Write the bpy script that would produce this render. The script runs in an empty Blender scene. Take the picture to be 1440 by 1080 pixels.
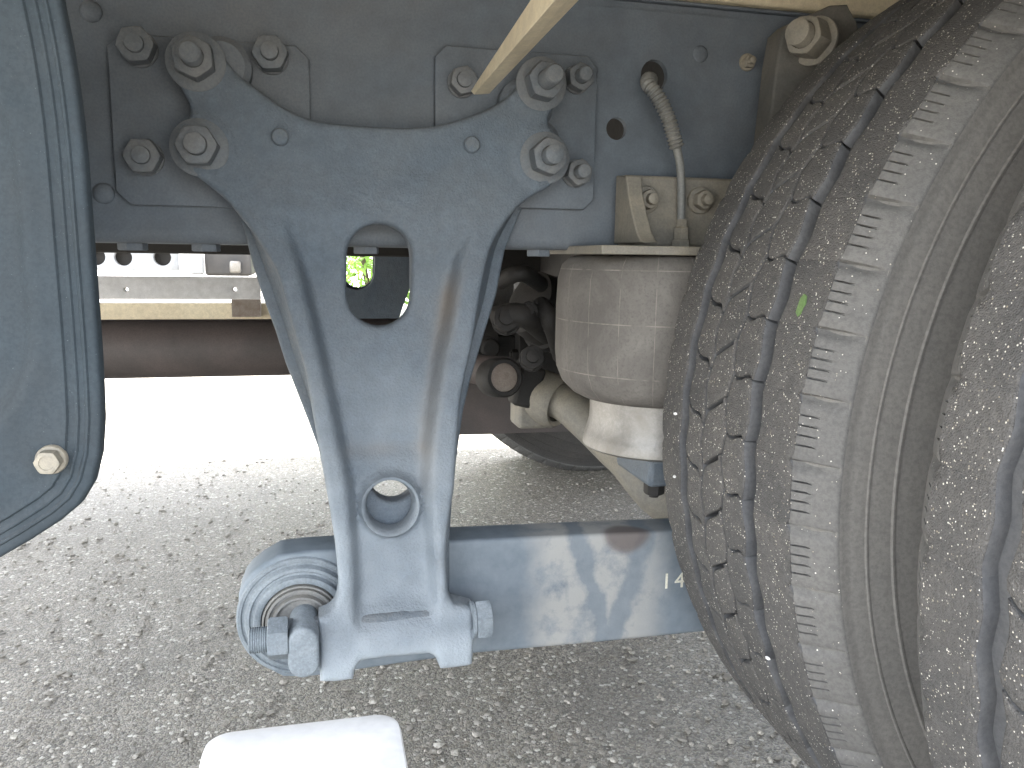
import bpy, bmesh, math, random
import numpy as np
from mathutils import Vector, Matrix, noise
from mathutils.geometry import delaunay_2d_cdt

# ------------------------------------------------------------------ camera, sky, sun, exposure
random.seed(7); rng = np.random.default_rng(7)
scene = bpy.context.scene
COL = scene.collection
F_PX, YAW, PITCH, ROLL, CAM_H = 1120.0, .2378, .1571, .0143, .65
_cy, _sy, _cp, _sp = math.cos(YAW), math.sin(YAW), math.cos(PITCH), math.sin(PITCH)
FW = Vector((_sy*_cp, _cy*_cp, -_sp)); RT = Vector((_cy, -_sy, 0)); UP = RT.cross(FW)
RT, UP = math.cos(ROLL)*RT + math.sin(ROLL)*UP, math.cos(ROLL)*UP - math.sin(ROLL)*RT
cam = bpy.data.cameras.new('camera'); camo = bpy.data.objects.new('camera', cam); COL.objects.link(camo)
cam.sensor_width = 36; cam.lens = F_PX/1440*36; cam.clip_start = .02; cam.clip_end = 500
M = Matrix((RT, UP, -FW)).transposed().to_4x4(); M.translation = (0, 0, CAM_H)
camo.matrix_world = M
scene.camera = camo

SUN_EL, SUN_AZ = math.radians(62), math.radians(-60)
w = bpy.data.worlds.new('World'); scene.world = w; w.use_nodes = True
nt = w.node_tree; bg = nt.nodes['Background']
sky = nt.nodes.new('ShaderNodeTexSky'); sky.sky_type = 'NISHITA'; sky.sun_disc = False
sky.sun_elevation = SUN_EL; sky.sun_rotation = SUN_AZ; sky.dust_density = 2.0; sky.air_density = 1.0
hs = nt.nodes.new('ShaderNodeHueSaturation'); hs.inputs['Saturation'].default_value = .32   # hazy summer sky
nt.links.new(sky.outputs[0], hs.inputs['Color']); nt.links.new(hs.outputs[0], bg.inputs[0]); bg.inputs[1].default_value = .15
sl = bpy.data.lights.new('sun', 'SUN'); sl.energy = 4.0; sl.angle = math.radians(.6); sl.color = (1, .96, .9)
so = bpy.data.objects.new('sun', sl); COL.objects.link(so)
sd = Vector((math.sin(SUN_AZ)*math.cos(SUN_EL), math.cos(SUN_AZ)*math.cos(SUN_EL), math.sin(SUN_EL)))
so.rotation_euler = (-sd).to_track_quat('-Z', 'Y').to_euler(); so.location = (0, 0, 8)
vs = scene.view_settings
vs.view_transform = 'Standard'; vs.look = 'None'; vs.gamma = 1; vs.use_curve_mapping = False
vs.exposure = 3.6

# ------------------------------------------------------------------ helpers
def at(x, y, Y=None, Z=None):
    """photo measurement -> point on the real plane y = Y (or z = Z)"""
    d = (x-720)/F_PX*RT + (540-y)/F_PX*UP + FW
    t = Y/d.y if Y is not None else (Z-CAM_H)/d.z
    return Vector((t*d.x, t*d.y, CAM_H + t*d.z))
def atf(x, y, f):
    Y = .8
    for _ in range(12): Y = f(at(x, y, Y).z)
    return at(x, y, Y)
def xz(pts, Y): return [(p.x, p.z) for p in (at(a, b, Y) for a, b in pts)]
def sm(a, b, x):
    t = np.clip((np.asarray(x, float)-a)/(b-a), 0, 1); return t*t*(3-2*t)

def tag(o, label=None, cat=None, group=None, kind=None):
    if label: o['label'] = label
    if cat: o['category'] = cat
    if group: o['group'] = group
    if kind: o['kind'] = kind
    return o
def par(o, parent):
    if parent is not None:
        o.parent = parent
        if parent.type == 'EMPTY' : o.matrix_parent_inverse = Matrix.Translation(parent.location).inverted()
def mesh_obj(name, me, mat, parent=None, sharp=38):
    o = bpy.data.objects.new(name, me); COL.objects.link(o)
    if mat is not None and not me.materials: me.materials.append(mat)
    if sharp is not None:
        me.polygons.foreach_set('use_smooth', [True]*len(me.polygons))
        me.set_sharp_from_angle(angle=math.radians(sharp))
    par(o, parent); return o
def bevel(o, wd=.002, seg=2):
    m = o.modifiers.new('bevel', 'BEVEL'); m.width = wd; m.segments = seg; m.limit_method = 'ANGLE'
    m.angle_limit = math.radians(40); return o

class MB:
    def __init__(s): s.v = []; s.f = []
    def add(s, vs, fs):
        n = len(s.v); s.v += [tuple(p) for p in vs]; s.f += [tuple(i+n for i in f) for f in fs]; return s
    def box(s, a, b, m=None):
        x0, y0, z0 = a; x1, y1, z1 = b
        vs = [Vector(p) for p in ((x0,y0,z0),(x1,y0,z0),(x1,y1,z0),(x0,y1,z0),(x0,y0,z1),(x1,y0,z1),(x1,y1,z1),(x0,y1,z1))]
        if m: vs = [m @ p for p in vs]
        return s.add(vs, [(0,3,2,1),(4,5,6,7),(0,1,5,4),(1,2,6,5),(2,3,7,6),(3,0,4,7)])
    def lathe(s, prof, m=None, n=32, cap=True):
        """prof: (radius, height) pairs about +Z, then matrix m"""
        vs = []; fs = []; k = len(prof)
        for i in range(n):
            a = 2*math.pi*i/n
            for r, h in prof: vs.append(Vector((r*math.cos(a), r*math.sin(a), h)))
        for i in range(n):
            j = (i+1) % n
            for q in range(k-1): fs.append((i*k+q, j*k+q, j*k+q+1, i*k+q+1))
        if cap:
            if prof[0][0] > 1e-6: fs.append(tuple(i*k for i in reversed(range(n))))
            if prof[-1][0] > 1e-6: fs.append(tuple(i*k+k-1 for i in range(n)))
        if m: vs = [m @ p for p in vs]
        return s.add(vs, fs)
    def tube(s, path, rad, n=12, cap=True):
        path = [Vector(p) for p in path]; k = len(path)
        if not hasattr(rad, '__len__'): rad = [rad]*k
        t0 = (path[1]-path[0]).normalized()
        u = t0.orthogonal().normalized(); vs = []; fs = []
        for i, p in enumerate(path):
            t = (path[min(i+1, k-1)]-path[max(i-1, 0)]).normalized()
            u = (u - t*u.dot(t)).normalized(); v = t.cross(u)
            for j in range(n):
                a = 2*math.pi*j/n; vs.append(p + rad[i]*(math.cos(a)*u + math.sin(a)*v))
        for i in range(k-1):
            for j in range(n):
                q = (j+1) % n; fs.append((i*n+j, i*n+q, (i+1)*n+q, (i+1)*n+j))
        if cap: fs.append(tuple(reversed(range(n)))); fs.append(tuple((k-1)*n+j for j in range(n)))
        return s.add(vs, fs)
    def prism(s, pts, y0, y1):
        """(x,z) outline extruded from y0 (front) to y1"""
        n = len(pts); vs = [(x, y0, z) for x, z in pts] + [(x, y1, z) for x, z in pts]
        fs = [tuple(range(n)), tuple(reversed(range(n, 2*n)))]
        fs += [(i, i+n, (i+1) % n+n, (i+1) % n) for i in range(n)]
        return s.add(vs, fs)
    def ring_loft(s, loops, closed=True, cap0=False, cap1=False):
        n = len(loops[0]); vs = [p for l in loops for p in l]; fs = []
        for i in range(len(loops)-1):
            for j in range(n if closed else n-1):
                q = (j+1) % n; fs.append((i*n+j, i*n+q, (i+1)*n+q, (i+1)*n+j))
        if cap0: fs.append(tuple(reversed(range(n))))
        if cap1: fs.append(tuple((len(loops)-1)*n+j for j in range(n)))
        return s.add(vs, fs)
    def mesh(s, name, fix=True):
        me = bpy.data.meshes.new(name); me.from_pydata(s.v, [], s.f); me.update()
        if fix:
            bm = bmesh.new(); bm.from_mesh(me); bmesh.ops.recalc_face_normals(bm, faces=bm.faces); bm.to_mesh(me); bm.free()
        return me
    def build(s, name, mat, parent=None, sharp=38, bev=None):
        o = mesh_obj(name, s.mesh(name), mat, parent, sharp)
        if bev: bevel(o, bev)
        return o

def frame(origin, axis):
    """matrix whose +Z runs along axis"""
    m = Vector(axis).normalized().to_track_quat('Z', 'Y').to_matrix().to_4x4(); m.translation = origin; return m
def circle(c, r, n=28, ry=None): 
    ry = ry or r
    return [(c[0]+r*math.cos(2*math.pi*i/n), c[1]+ry*math.sin(2*math.pi*i/n)) for i in range(n)]
def stadium(c0, c1, r, n=14):
    a = math.atan2(c1[1]-c0[1], c1[0]-c0[0]); o = []
    for i in range(n+1): t = a-math.pi/2+math.pi*i/n; o.append((c1[0]+r*math.cos(t), c1[1]+r*math.sin(t)))
    for i in range(n+1): t = a+math.pi/2+math.pi*i/n; o.append((c0[0]+r*math.cos(t), c0[1]+r*math.sin(t)))
    return o
def catmull(pts, step, closed=False):
    P = [Vector(p) for p in pts]; n = len(P); out = []
    rngi = range(n if closed else n-1)
    for i in rngi:
        p0 = P[(i-1) % n] if closed or i > 0 else P[0]*2-P[1]
        p1 = P[i]; p2 = P[(i+1) % n]
        p3 = P[(i+2) % n] if closed or i+2 < n else P[-1]*2-P[-2]
        k = max(1, int((p2-p1).length/step))
        for j in range(k):
            t = j/k
            out.append(.5*((2*p1)+(p2-p0)*t+(2*p0-5*p1+4*p2-p3)*t*t+(3*p1-p0-3*p2+p3)*t**3))
    if not closed: out.append(P[-1])
    return out
def dens(poly, step):
    out = []
    for i in range(len(poly)):
        a = Vector(poly[i]); b = Vector(poly[(i+1) % len(poly)]); k = max(1, int(math.ceil((b-a).length/step)))
        out += [tuple(a.lerp(b, j/k)) for j in range(k)]
    return out
def inpoly(px, pz, poly):
    px = np.asarray(px); pz = np.asarray(pz); r = np.zeros(px.shape, bool)
    x0, z0 = poly[-1]
    for x1, z1 in poly:
        c = ((z1 > pz) != (z0 > pz)) & (px < (x0-x1)*(pz-z1)/((z0-z1) or 1e-12)+x1)
        r ^= c; x0, z0 = x1, z1
    return r
def segdist(px, pz, polys):
    d = np.full(len(px), 1e9)
    for poly in polys:
        for i in range(len(poly)):
            ax, az = poly[i]; bx, bz = poly[(i+1) % len(poly)]
            vx, vz = bx-ax, bz-az; L = vx*vx+vz*vz or 1e-12
            t = np.clip(((px-ax)*vx+(pz-az)*vz)/L, 0, 1)
            d = np.minimum(d, np.hypot(px-ax-t*vx, pz-az-t*vz))
    return d
def relief(name, outer, holes, mat, front, back, step=None, parent=None, rnd=.004, sharp=50):
    """a plate with outline and holes; front(x,z) gives y of the face toward -y, back(x,z) the rear; edges rounded by rnd"""
    polys = [outer]+holes; bs = step or .02
    polys = [dens(p, bs) for p in polys]
    pts = [p for q in polys for p in q]; edges = []; n = 0
    for q in polys:
        edges += [(n+i, n+(i+1) % len(q)) for i in range(len(q))]; n += len(q)
    nb = n; extra = []
    def inside(a, b):
        r = inpoly(a, b, polys[0])
        for h in polys[1:]: r &= ~inpoly(a, b, h)
        return r
    if rnd:
        for q in polys:
            A = np.array(q); T = np.roll(A, -1, 0)-np.roll(A, 1, 0); T /= np.linalg.norm(T, axis=1)[:, None]+1e-12
            N = np.stack([-T[:, 1], T[:, 0]], 1)
            for fr in (.2, .55, 1.0):
                for sg in (1, -1): extra.append(A+sg*N*rnd*fr)
    if step:
        xs = [p[0] for p in polys[0]]; zs = [p[1] for p in polys[0]]
        gx, gz = np.meshgrid(np.arange(min(xs), max(xs), step), np.arange(min(zs), max(zs), step*.87)); gx[1::2] += step/2
        g = np.stack([gx.ravel(), gz.ravel()], 1)
        d = segdist(g[:, 0], g[:, 1], polys); extra.append(g[d > max(rnd*1.3, step*.6)])
    if extra:
        E = np.concatenate(extra); E = E[inside(E[:, 0], E[:, 1])]
        d = segdist(E[:, 0], E[:, 1], polys); E = E[d > rnd*.15]
        pts += [tuple(e) for e in E]
    V, _, T, _, _, _ = delaunay_2d_cdt([Vector(p) for p in pts], edges, [], 0, 1e-7)
    A = np.array([tuple(v) for v in V]); T = np.array([t for t in T if len(t) == 3])
    c = A[T].mean(1); T = T[inside(c[:, 0], c[:, 1])]
    d = segdist(A[:, 0], A[:, 1], polys)
    yf = front(A[:, 0], A[:, 1]); yb = back(A[:, 0], A[:, 1])
    if rnd:
        k = np.clip(1-d/rnd, 0, 1); yf = yf + rnd*(1-np.sqrt(np.maximum(0, 1-k*k)))
    N = len(A); vs = np.concatenate([np.stack([A[:, 0], yf, A[:, 1]], 1), np.stack([A[:, 0], yb, A[:, 1]], 1)])
    fs = [tuple(t) for t in T] + [tuple(t[::-1]+N) for t in T]
    from collections import Counter
    cnt = Counter()
    for t in T:
        for a, b in ((t[0], t[1]), (t[1], t[2]), (t[2], t[0])): cnt[(a, b)] += 1
    for a, b in cnt:
        if (b, a) not in cnt: fs.append((b, a, a+N, b+N))
    mb = MB(); mb.v = [tuple(v) for v in vs]; mb.f = [tuple(int(i) for i in f) for f in fs]
    return mb.build(name, mat, parent, sharp)
def const(v): return lambda x, z: np.full(len(x), v)

# ------------------------------------------------------------------ materials
def nodes(name):
    m = bpy.data.materials.new(name); m.use_nodes = True
    t = m.node_tree; return m, t, t.nodes['Principled BSDF'], t.nodes.new, t.links.new
def rgb(c): return (*c, 1)
def mixc(t, fac, a, b):
    n = t.nodes.new('ShaderNodeMix'); n.data_type = 'RGBA'
    for s, v in ((0, fac), (6, a), (7, b)):
        if isinstance(v, (int, float)): n.inputs[s].default_value = v
        elif isinstance(v, tuple): n.inputs[s].default_value = rgb(v)
        else: t.links.new(v, n.inputs[s])
    return n.outputs[2]
def noi(t, sc, det=4, ro=.6, vec=None, dist=0):
    n = t.nodes.new('ShaderNodeTexNoise'); n.inputs['Scale'].default_value = sc; n.inputs['Detail'].default_value = det
    n.inputs['Roughness'].default_value = ro; n.inputs['Distortion'].default_value = dist
    if vec is not None: t.links.new(vec, n.inputs['Vector'])
    return n.outputs['Fac']
def ramp(t, f, a, b, c0=(0, 0, 0), c1=(1, 1, 1)):
    n = t.nodes.new('ShaderNodeValToRGB'); e = n.color_ramp.elements
    e[0].position = a; e[1].position = b; e[0].color = rgb(c0); e[1].color = rgb(c1)
    t.links.new(f, n.inputs[0]); return n.outputs[0]
def mth(t, op, a, b=0.0, c=0.0):
    n = t.nodes.new('ShaderNodeMath'); n.operation = op
    for i, v in enumerate((a, b, c)):
        if isinstance(v, (int, float)): n.inputs[i].default_value = v
        else: t.links.new(v, n.inputs[i])
    return n.outputs[0]
def objco(t):
    return t.nodes.new('ShaderNodeTexCoord').outputs['Object']
def bump(t, h, st, dist, b):
    n = t.nodes.new('ShaderNodeBump'); n.inputs['Strength'].default_value = st; n.inputs['Distance'].default_value = dist
    t.links.new(h, n.inputs['Height']); t.links.new(n.outputs[0], b.inputs['Normal']); return n
def paint(name, col, dust, amt=.5, rough=.55, cast=.4, metal=0.0, dsc=6, up=.5, mot=.28):
    """worn paint with blotchy dust, dust gathering on faces that look up, speckles and a cast or sprayed skin"""
    m, t, b, N, L = nodes(name); co = objco(t)
    n1 = noi(t, dsc, 6, .65, co, .4); n2 = noi(t, dsc*9, 4, .6, co); n3 = noi(t, 420, 3, .6, co)
    dk = tuple(c*.72 for c in col); c1 = mixc(t, ramp(t, n2, .3, .7), dk, col)
    geo = N('ShaderNodeNewGeometry'); sx = N('ShaderNodeSeparateXYZ'); L(geo.outputs['Normal'], sx.inputs[0])
    upf = mth(t, 'MULTIPLY', mth(t, 'MAXIMUM', sx.outputs[2], 0.0), up)
    df = mth(t, 'MINIMUM', mth(t, 'ADD', mth(t, 'MULTIPLY', ramp(t, n1, .38, .72), amt), upf), .95)
    c2 = mixc(t, df, c1, dust)
    c2 = mixc(t, mth(t, 'MULTIPLY', ramp(t, n3, .42, .62), mot), c2, tuple(c*.5 for c in col))
    sp = ramp(t, noi(t, 900, 1, .5, co), .73, .78); c3 = mixc(t, mth(t, 'MULTIPLY', sp, .35), c2, tuple(min(1, c*1.8+.05) for c in dust))
    L(c3, b.inputs['Base Color']); b.inputs['Metallic'].default_value = metal
    L(mth(t, 'ADD', mth(t, 'MULTIPLY', n2, .25), rough-.1), b.inputs['Roughness'])
    h = mth(t, 'ADD', mth(t, 'MULTIPLY', n3, .6), mth(t, 'MULTIPLY', n2, .8)); bump(t, h, cast, .0012, b)
    return m
BLUE = (.135, .165, .195); DUST = (.25, .235, .205)
MAT = {}
MAT['rail'] = paint('chassis_paint', (.118, .143, .172), (.165, .168, .17), .5, .68, .2, dsc=5)
MAT['cast'] = paint('cast_paint', (.105, .135, .168), (.17, .18, .185), .35, .66, 1.3, dsc=9, up=.5)
MAT['fender'] = paint('panel_paint', (.034, .047, .058), (.068, .073, .076), .5, .7, .15, dsc=4)
t_ = MAT['cast'].node_tree; b_ = t_.nodes['Principled BSDF']; c_ = b_.inputs['Base Color'].links[0].from_socket
for nm, cc in (('stain', (.17, .135, .1)), ('pale', (.36, .40, .43))):     # rust-brown grime; chalky jaws plus light falloff painted paler toward the bottom
    an = t_.nodes.new('ShaderNodeAttribute'); an.attribute_name = nm; c_ = mixc(t_, mth(t_, 'MULTIPLY', an.outputs['Fac'], .8), c_, cc)
gp_ = t_.nodes.new('ShaderNodeNewGeometry'); c_ = mixc(t_, mth(t_, 'MULTIPLY', mth(t_, 'MULTIPLY', ramp(t_, gp_.outputs['Pointiness'], .53, .6), ramp(t_, noi(t_, 60, 4, .7, objco(t_)), .42, .6)), .15), c_, (.26, .245, .21))
t_.links.new(c_, b_.inputs['Base Color'])
MAT['fender'].node_tree.nodes['Principled BSDF'].inputs['Specular IOR Level'].default_value = .18
MAT['chalk'] = paint('chalky_paint', (.16, .19, .215), (.33, .365, .39), .6, .66, .5, dsc=24, up=.3)
MAT['bolt'] = paint('bolt_paint', (.12, .138, .155), (.185, .175, .16), .55, .6, .25, dsc=30)
MAT['dusty'] = paint('dusty_steel', (.21, .2, .175), (.3, .265, .2), .7, .65, .3, dsc=14)
MAT['hanger'] = paint('hanger_paint', (.085, .085, .08), (.15, .135, .11), .6, .6, .3, dsc=14)
MAT['bush'] = paint('worn_bushing', (.16, .165, .165), (.26, .245, .215), .6, .6, .4, dsc=30)
MAT['zinc'] = paint('zinc_steel', (.5, .48, .4), (.32, .28, .2), .5, .35, .12, .8, 16)
MAT['alu'] = paint('bare_metal', (.34, .33, .31), (.17, .155, .135), .85, .45, .25, .5, 26)
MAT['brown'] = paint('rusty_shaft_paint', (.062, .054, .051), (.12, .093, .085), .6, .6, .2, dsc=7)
MAT['oily'] = paint('oily_black', (.012, .0115, .011), (.035, .03, .026), .5, .7, .4, dsc=9)
MAT['cream'] = paint('cream_paint', (.68, .6, .43), (.4, .32, .22), .4, .5, .12, dsc=11)
MAT['grey_metal'] = paint('galvanised', (.62, .62, .63), (.48, .46, .43), .35, .42, .1, .0, 6)
MAT['silver'] = paint('parked_chassis_paint', (.3, .315, .335), (.24, .235, .225), .4, .5, .1, .0, 5)
MAT['hose'] = paint('hose_plastic', (.17, .18, .18), (.27, .255, .22), .6, .55, .1, dsc=25)
MAT['white'] = paint('white_plastic', (.86, .86, .85), (.82, .81, .79), .3, .45, .05, dsc=10, mot=.0)
MAT['dark_body'] = paint('dark_underbody', (.05, .05, .052), (.1, .09, .08), .4, .6, .2)
MAT['whitebody'] = paint('white_body', (.75, .75, .74), (.6, .58, .54), .3, .4, .05)
MAT['rust'] = paint('rusty_cap', (.27, .235, .2), (.12, .075, .055), .7, .7, .5, dsc=40)

def rubber(name, col, dust, amt, speck, rough=.8):
    m, t, b, N, L = nodes(name); oi = N('ShaderNodeObjectInfo'); va = N('ShaderNodeVectorMath'); va.operation = 'ADD'   # every block its own grain
    sh = N('ShaderNodeCombineXYZ'); L(mth(t, 'MULTIPLY', oi.outputs['Random'], 37.0), sh.inputs[0]); L(objco(t), va.inputs[0]); L(sh.outputs[0], va.inputs[1]); co = va.outputs[0]
    n1 = noi(t, 11, 5, .65, co); n2 = noi(t, 260, 4, .7, co)
    c = mixc(t, mth(t, 'MULTIPLY', ramp(t, n1, .3, .75), amt), col, dust)
    c = mixc(t, mth(t, 'MULTIPLY', ramp(t, n2, .42, .62), .35), c, tuple(x*.45 for x in col))
    L(mth(t, 'ADD', mth(t, 'MULTIPLY', n2, .2), rough-.1), b.inputs['Roughness'])
    h = n2
    if speck:
        v = N('ShaderNodeTexVoronoi'); v.inputs['Scale'].default_value = 760; L(co, v.inputs['Vector'])
        sx = N('ShaderNodeSeparateColor'); L(v.outputs['Color'], sx.inputs[0])
        near = mth(t, 'LESS_THAN', v.outputs['Distance'], mth(t, 'MULTIPLY', sx.outputs[2], .5))
        sel = mth(t, 'MULTIPLY', mth(t, 'GREATER_THAN', sx.outputs[0], 1-speck), near)
        cl = mth(t, 'MULTIPLY', ramp(t, noi(t, 45, 3, .6, co), .25, .5), sel)
        tint = mixc(t, sx.outputs[1], (.8, .77, .7), (.26, .22, .16))
        c = mixc(t, cl, c, tint)
        h = mth(t, 'ADD', n2, mth(t, 'MULTIPLY', mth(t, 'SUBTRACT', .5, v.outputs['Distance']), .5))
    L(c, b.inputs['Base Color']); bump(t, h, .9 if speck > .05 else .2, .0016, b)
    return m
MAT['tread'] = rubber('tread_rubber', (.058, .057, .056), (.112, .105, .097), .85, .2)
MAT['groove'] = rubber('groove_rubber', (.074, .077, .084), (.125, .121, .115), .6, 0, .65)
MAT['lug'] = rubber('shoulder_rubber', (.096, .094, .091), (.142, .136, .126), .7, .03, .75)
MAT['sidewall'] = rubber('sidewall_rubber', (.125, .12, .112), (.17, .16, .145), .7, 0, .75)
MAT['fartread'] = rubber('dark_shade_rubber', (.034, .032, .03), (.075, .066, .058), .6, 0)  # dark rubber; on the far tyre its colour carries the shade

def m_bellows():
    m, t, b, N, L = nodes('bellows_rubber'); co = objco(t)
    sx = N('ShaderNodeSeparateXYZ'); L(co, sx.inputs[0])
    ang = mth(t, 'ARCTAN2', sx.outputs[1], sx.outputs[0])
    def line(v, per, wd): return mth(t, 'LESS_THAN', mth(t, 'ABSOLUTE', mth(t, 'SUBTRACT', mth(t, 'FRACT', mth(t, 'MULTIPLY', v, per)), .5)), wd)
    ln = mth(t, 'MAXIMUM', line(ang, 3.2, .009), line(sx.outputs[2], 17, .010))
    ln = mth(t, 'MULTIPLY', ln, ramp(t, noi(t, 40, 3, .6, co), .4, .6))
    c = mixc(t, ramp(t, noi(t, 9, 6, .7, co, .8), .36, .64), (.1, .092, .084), (.168, .157, .143))
    c = mixc(t, mth(t, 'MULTIPLY', ramp(t, noi(t, 330, 3, .7, co), .5, .66), .45), c, (.08, .073, .066))
    c = mixc(t, mth(t, 'MULTIPLY', ln, .45), c, (.34, .31, .27))
    L(c, b.inputs['Base Color']); b.inputs['Roughness'].default_value = .8
    bump(t, mth(t, 'ADD', mth(t, 'MULTIPLY', ln, .5), noi(t, 330, 3, .7, co)), .3, .0012, b); return m
MAT['bellows'] = m_bellows()

def m_asphalt():
    m, t, b, N, L = nodes('asphalt'); co = objco(t)
    wv = N('ShaderNodeVectorMath'); wv.operation = 'ADD'
    nn = N('ShaderNodeTexNoise'); nn.inputs['Scale'].default_value = 90; L(co, nn.inputs['Vector'])
    sc = N('ShaderNodeVectorMath'); sc.operation = 'SCALE'; sc.inputs['Scale'].default_value = .006
    L(nn.outputs['Color'], sc.inputs[0]); L(co, wv.inputs[0]); L(sc.outputs[0], wv.inputs[1])
    def vor(s):
        v = N('ShaderNodeTexVoronoi'); v.inputs['Scale'].default_value = s; L(wv.outputs[0], v.inputs['Vector'])
        c = N('ShaderNodeSeparateColor'); L(v.outputs['Color'], c.inputs[0]); return v.outputs['Distance'], c
    d1, c1 = vor(150); d2, c2 = vor(370)
    def tone(c):
        return mixc(t, mth(t, 'MULTIPLY', c.outputs[1], .35), ramp(t, c.outputs[0], .15, .9, (.066, .061, .053), (.36, .34, .3)), (.35, .29, .2))
    big = mth(t, 'MULTIPLY', mth(t, 'GREATER_THAN', c1.outputs[2], .45), mth(t, 'LESS_THAN', d1, .55))
    col = mixc(t, big, tone(c2), tone(c1))
    lt = mth(t, 'MULTIPLY', big, mth(t, 'GREATER_THAN', c1.outputs[0], .86)); col = mixc(t, lt, col, (.58, .555, .5))
    gap = mth(t, 'MULTIPLY', ramp(t, d2, .5, .8), mth(t, 'SUBTRACT', 1.0, big))
    col = mixc(t, mth(t, 'MULTIPLY', gap, .75), col, (.06, .058, .055))
    col = mixc(t, mth(t, 'MULTIPLY', ramp(t, noi(t, 1.3, 5, .6, co), .35, .7), .35), col, (.22, .21, .19))
    col = mixc(t, mth(t, 'MULTIPLY', ramp(t, noi(t, 3.1, 6, .7, co, .8), .52, .68), .4), col, (.085, .08, .072))
    L(col, b.inputs['Base Color']); b.inputs['Roughness'].default_value = .5
    h = mth(t, 'ADD', mth(t, 'MULTIPLY', big, mth(t, 'SUBTRACT', .9, d1)), mth(t, 'MULTIPLY', mth(t, 'SUBTRACT', .8, d2), .6))
    bump(t, mth(t, 'ADD', h, mth(t, 'MULTIPLY', noi(t, 500, 3, .6, co), .25)), .6, .003, b); return m
MAT['asphalt'] = m_asphalt()
def m_stone():
    m, t, b, N, L = nodes('loose_stone'); co = objco(t)
    g = N('ShaderNodeNewGeometry'); r = ramp(t, g.outputs['Random Per Island'], 0, 1, (.2, .188, .168), (.5, .47, .41))
    c = mixc(t, ramp(t, noi(t, 300, 3, .6, co), .35, .65), r, (.22, .2, .17)); L(c, b.inputs['Base Color']); b.inputs['Roughness'].default_value = .75; return m
MAT['stone'] = m_stone()
def m_leaf(name, a, c):
    m, t, b, N, L = nodes(name)
    g = N('ShaderNodeNewGeometry'); L(ramp(t, g.outputs['Random Per Island'], 0, 1, a, c), b.inputs['Base Color'])
    b.inputs['Roughness'].default_value = .5
    tl = N('ShaderNodeBsdfTranslucent'); tl.inputs[0].default_value = (.3, .5, .1, 1); ms = N('ShaderNodeMixShader'); ms.inputs[0].default_value = .5
    L(b.outputs[0], ms.inputs[1]); L(tl.outputs[0], ms.inputs[2]); L(ms.outputs[0], t.nodes['Material Output'].inputs[0])
    return m
MAT['leaf'] = m_leaf('leaf', (.05, .1, .02), (.12, .19, .045)); MAT['bark'] = paint('bark', (.09, .07, .05), (.14, .12, .1), .5, .9, 1)
def m_arm():
    """beam paint with pale scuffed dust patches crossed by two wiped strokes and a brown oil drip"""
    m, t, b, N, L = nodes('arm_paint'); co = objco(t)
    sx = N('ShaderNodeSeparateXYZ'); L(co, sx.inputs[0]); X, Z = sx.outputs[0], sx.outputs[2]
    nz = noi(t, 16, 5, .65, co); jit = mth(t, 'MULTIPLY', mth(t, 'SUBTRACT', nz, .5), .05)
    c = mixc(t, ramp(t, noi(t, 55, 4, .6, co), .3, .7), (.13, .16, .188), (.175, .205, .232))
    xj = mth(t, 'ADD', X, jit)
    patch = mth(t, 'MULTIPLY', ramp(t, xj, .21, .245), mth(t, 'SUBTRACT', 1.0, ramp(t, xj, .35, .40)))
    sx2 = ramp(t, noi(t, 24, 6, .7, co), .3, .5)
    pale = mth(t, 'MULTIPLY', patch, sx2)
    def stroke(x0, z0, x1, z1, wd):
        # distance from the slanted line through the two points
        k = (x1-x0)/(z1-z0); d = mth(t, 'ABSOLUTE', mth(t, 'SUBTRACT', xj, mth(t, 'ADD', mth(t, 'MULTIPLY', mth(t, 'SUBTRACT', Z, z0), k), x0)))
        return mth(t, 'SUBTRACT', 1.0, ramp(t, d, wd*.7, wd*1.2))
    A = at(815, 745, .81); B = at(850, 895, .81); C = at(905, 770, .81); D = at(865, 895, .81)
    st = mth(t, 'MAXIMUM', stroke(A.x, A.z, B.x, B.z, .012), stroke(C.x, C.z, D.x, D.z, .014))
    pale = mth(t, 'MULTIPLY', pale, mth(t, 'SUBTRACT', 1.0, mth(t, 'MULTIPLY', st, .85)))
    c = mixc(t, mth(t, 'MULTIPLY', pale, .75), c, (.37, .36, .335))
    dp = N('ShaderNodeVectorMath'); dp.operation = 'DISTANCE'; L(co, dp.inputs[0]); q = at(885, 750, .81); dp.inputs[1].default_value = (q.x, q.y, q.z+.005)
    dr = mth(t, 'SUBTRACT', 1.0, ramp(t, mth(t, 'ADD', dp.outputs['Value'], mth(t, 'MULTIPLY', jit, .2)), .026, .033))
    c = mixc(t, mth(t, 'MULTIPLY', dr, .85), c, (.105, .085, .08))
    geo = N('ShaderNodeNewGeometry'); s2 = N('ShaderNodeSeparateXYZ'); L(geo.outputs['Normal'], s2.inputs[0])
    L(c, b.inputs['Base Color']); b.inputs['Roughness'].default_value = .62
    bump(t, noi(t, 380, 3, .6, co), .25, .001, b); return m
MAT['arm'] = m_arm()
MAT['number'] = paint('number_paint', (.76, .74, .62), (.6, .57, .48), .4, .6, .2, dsc=60, mot=.1)

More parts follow.
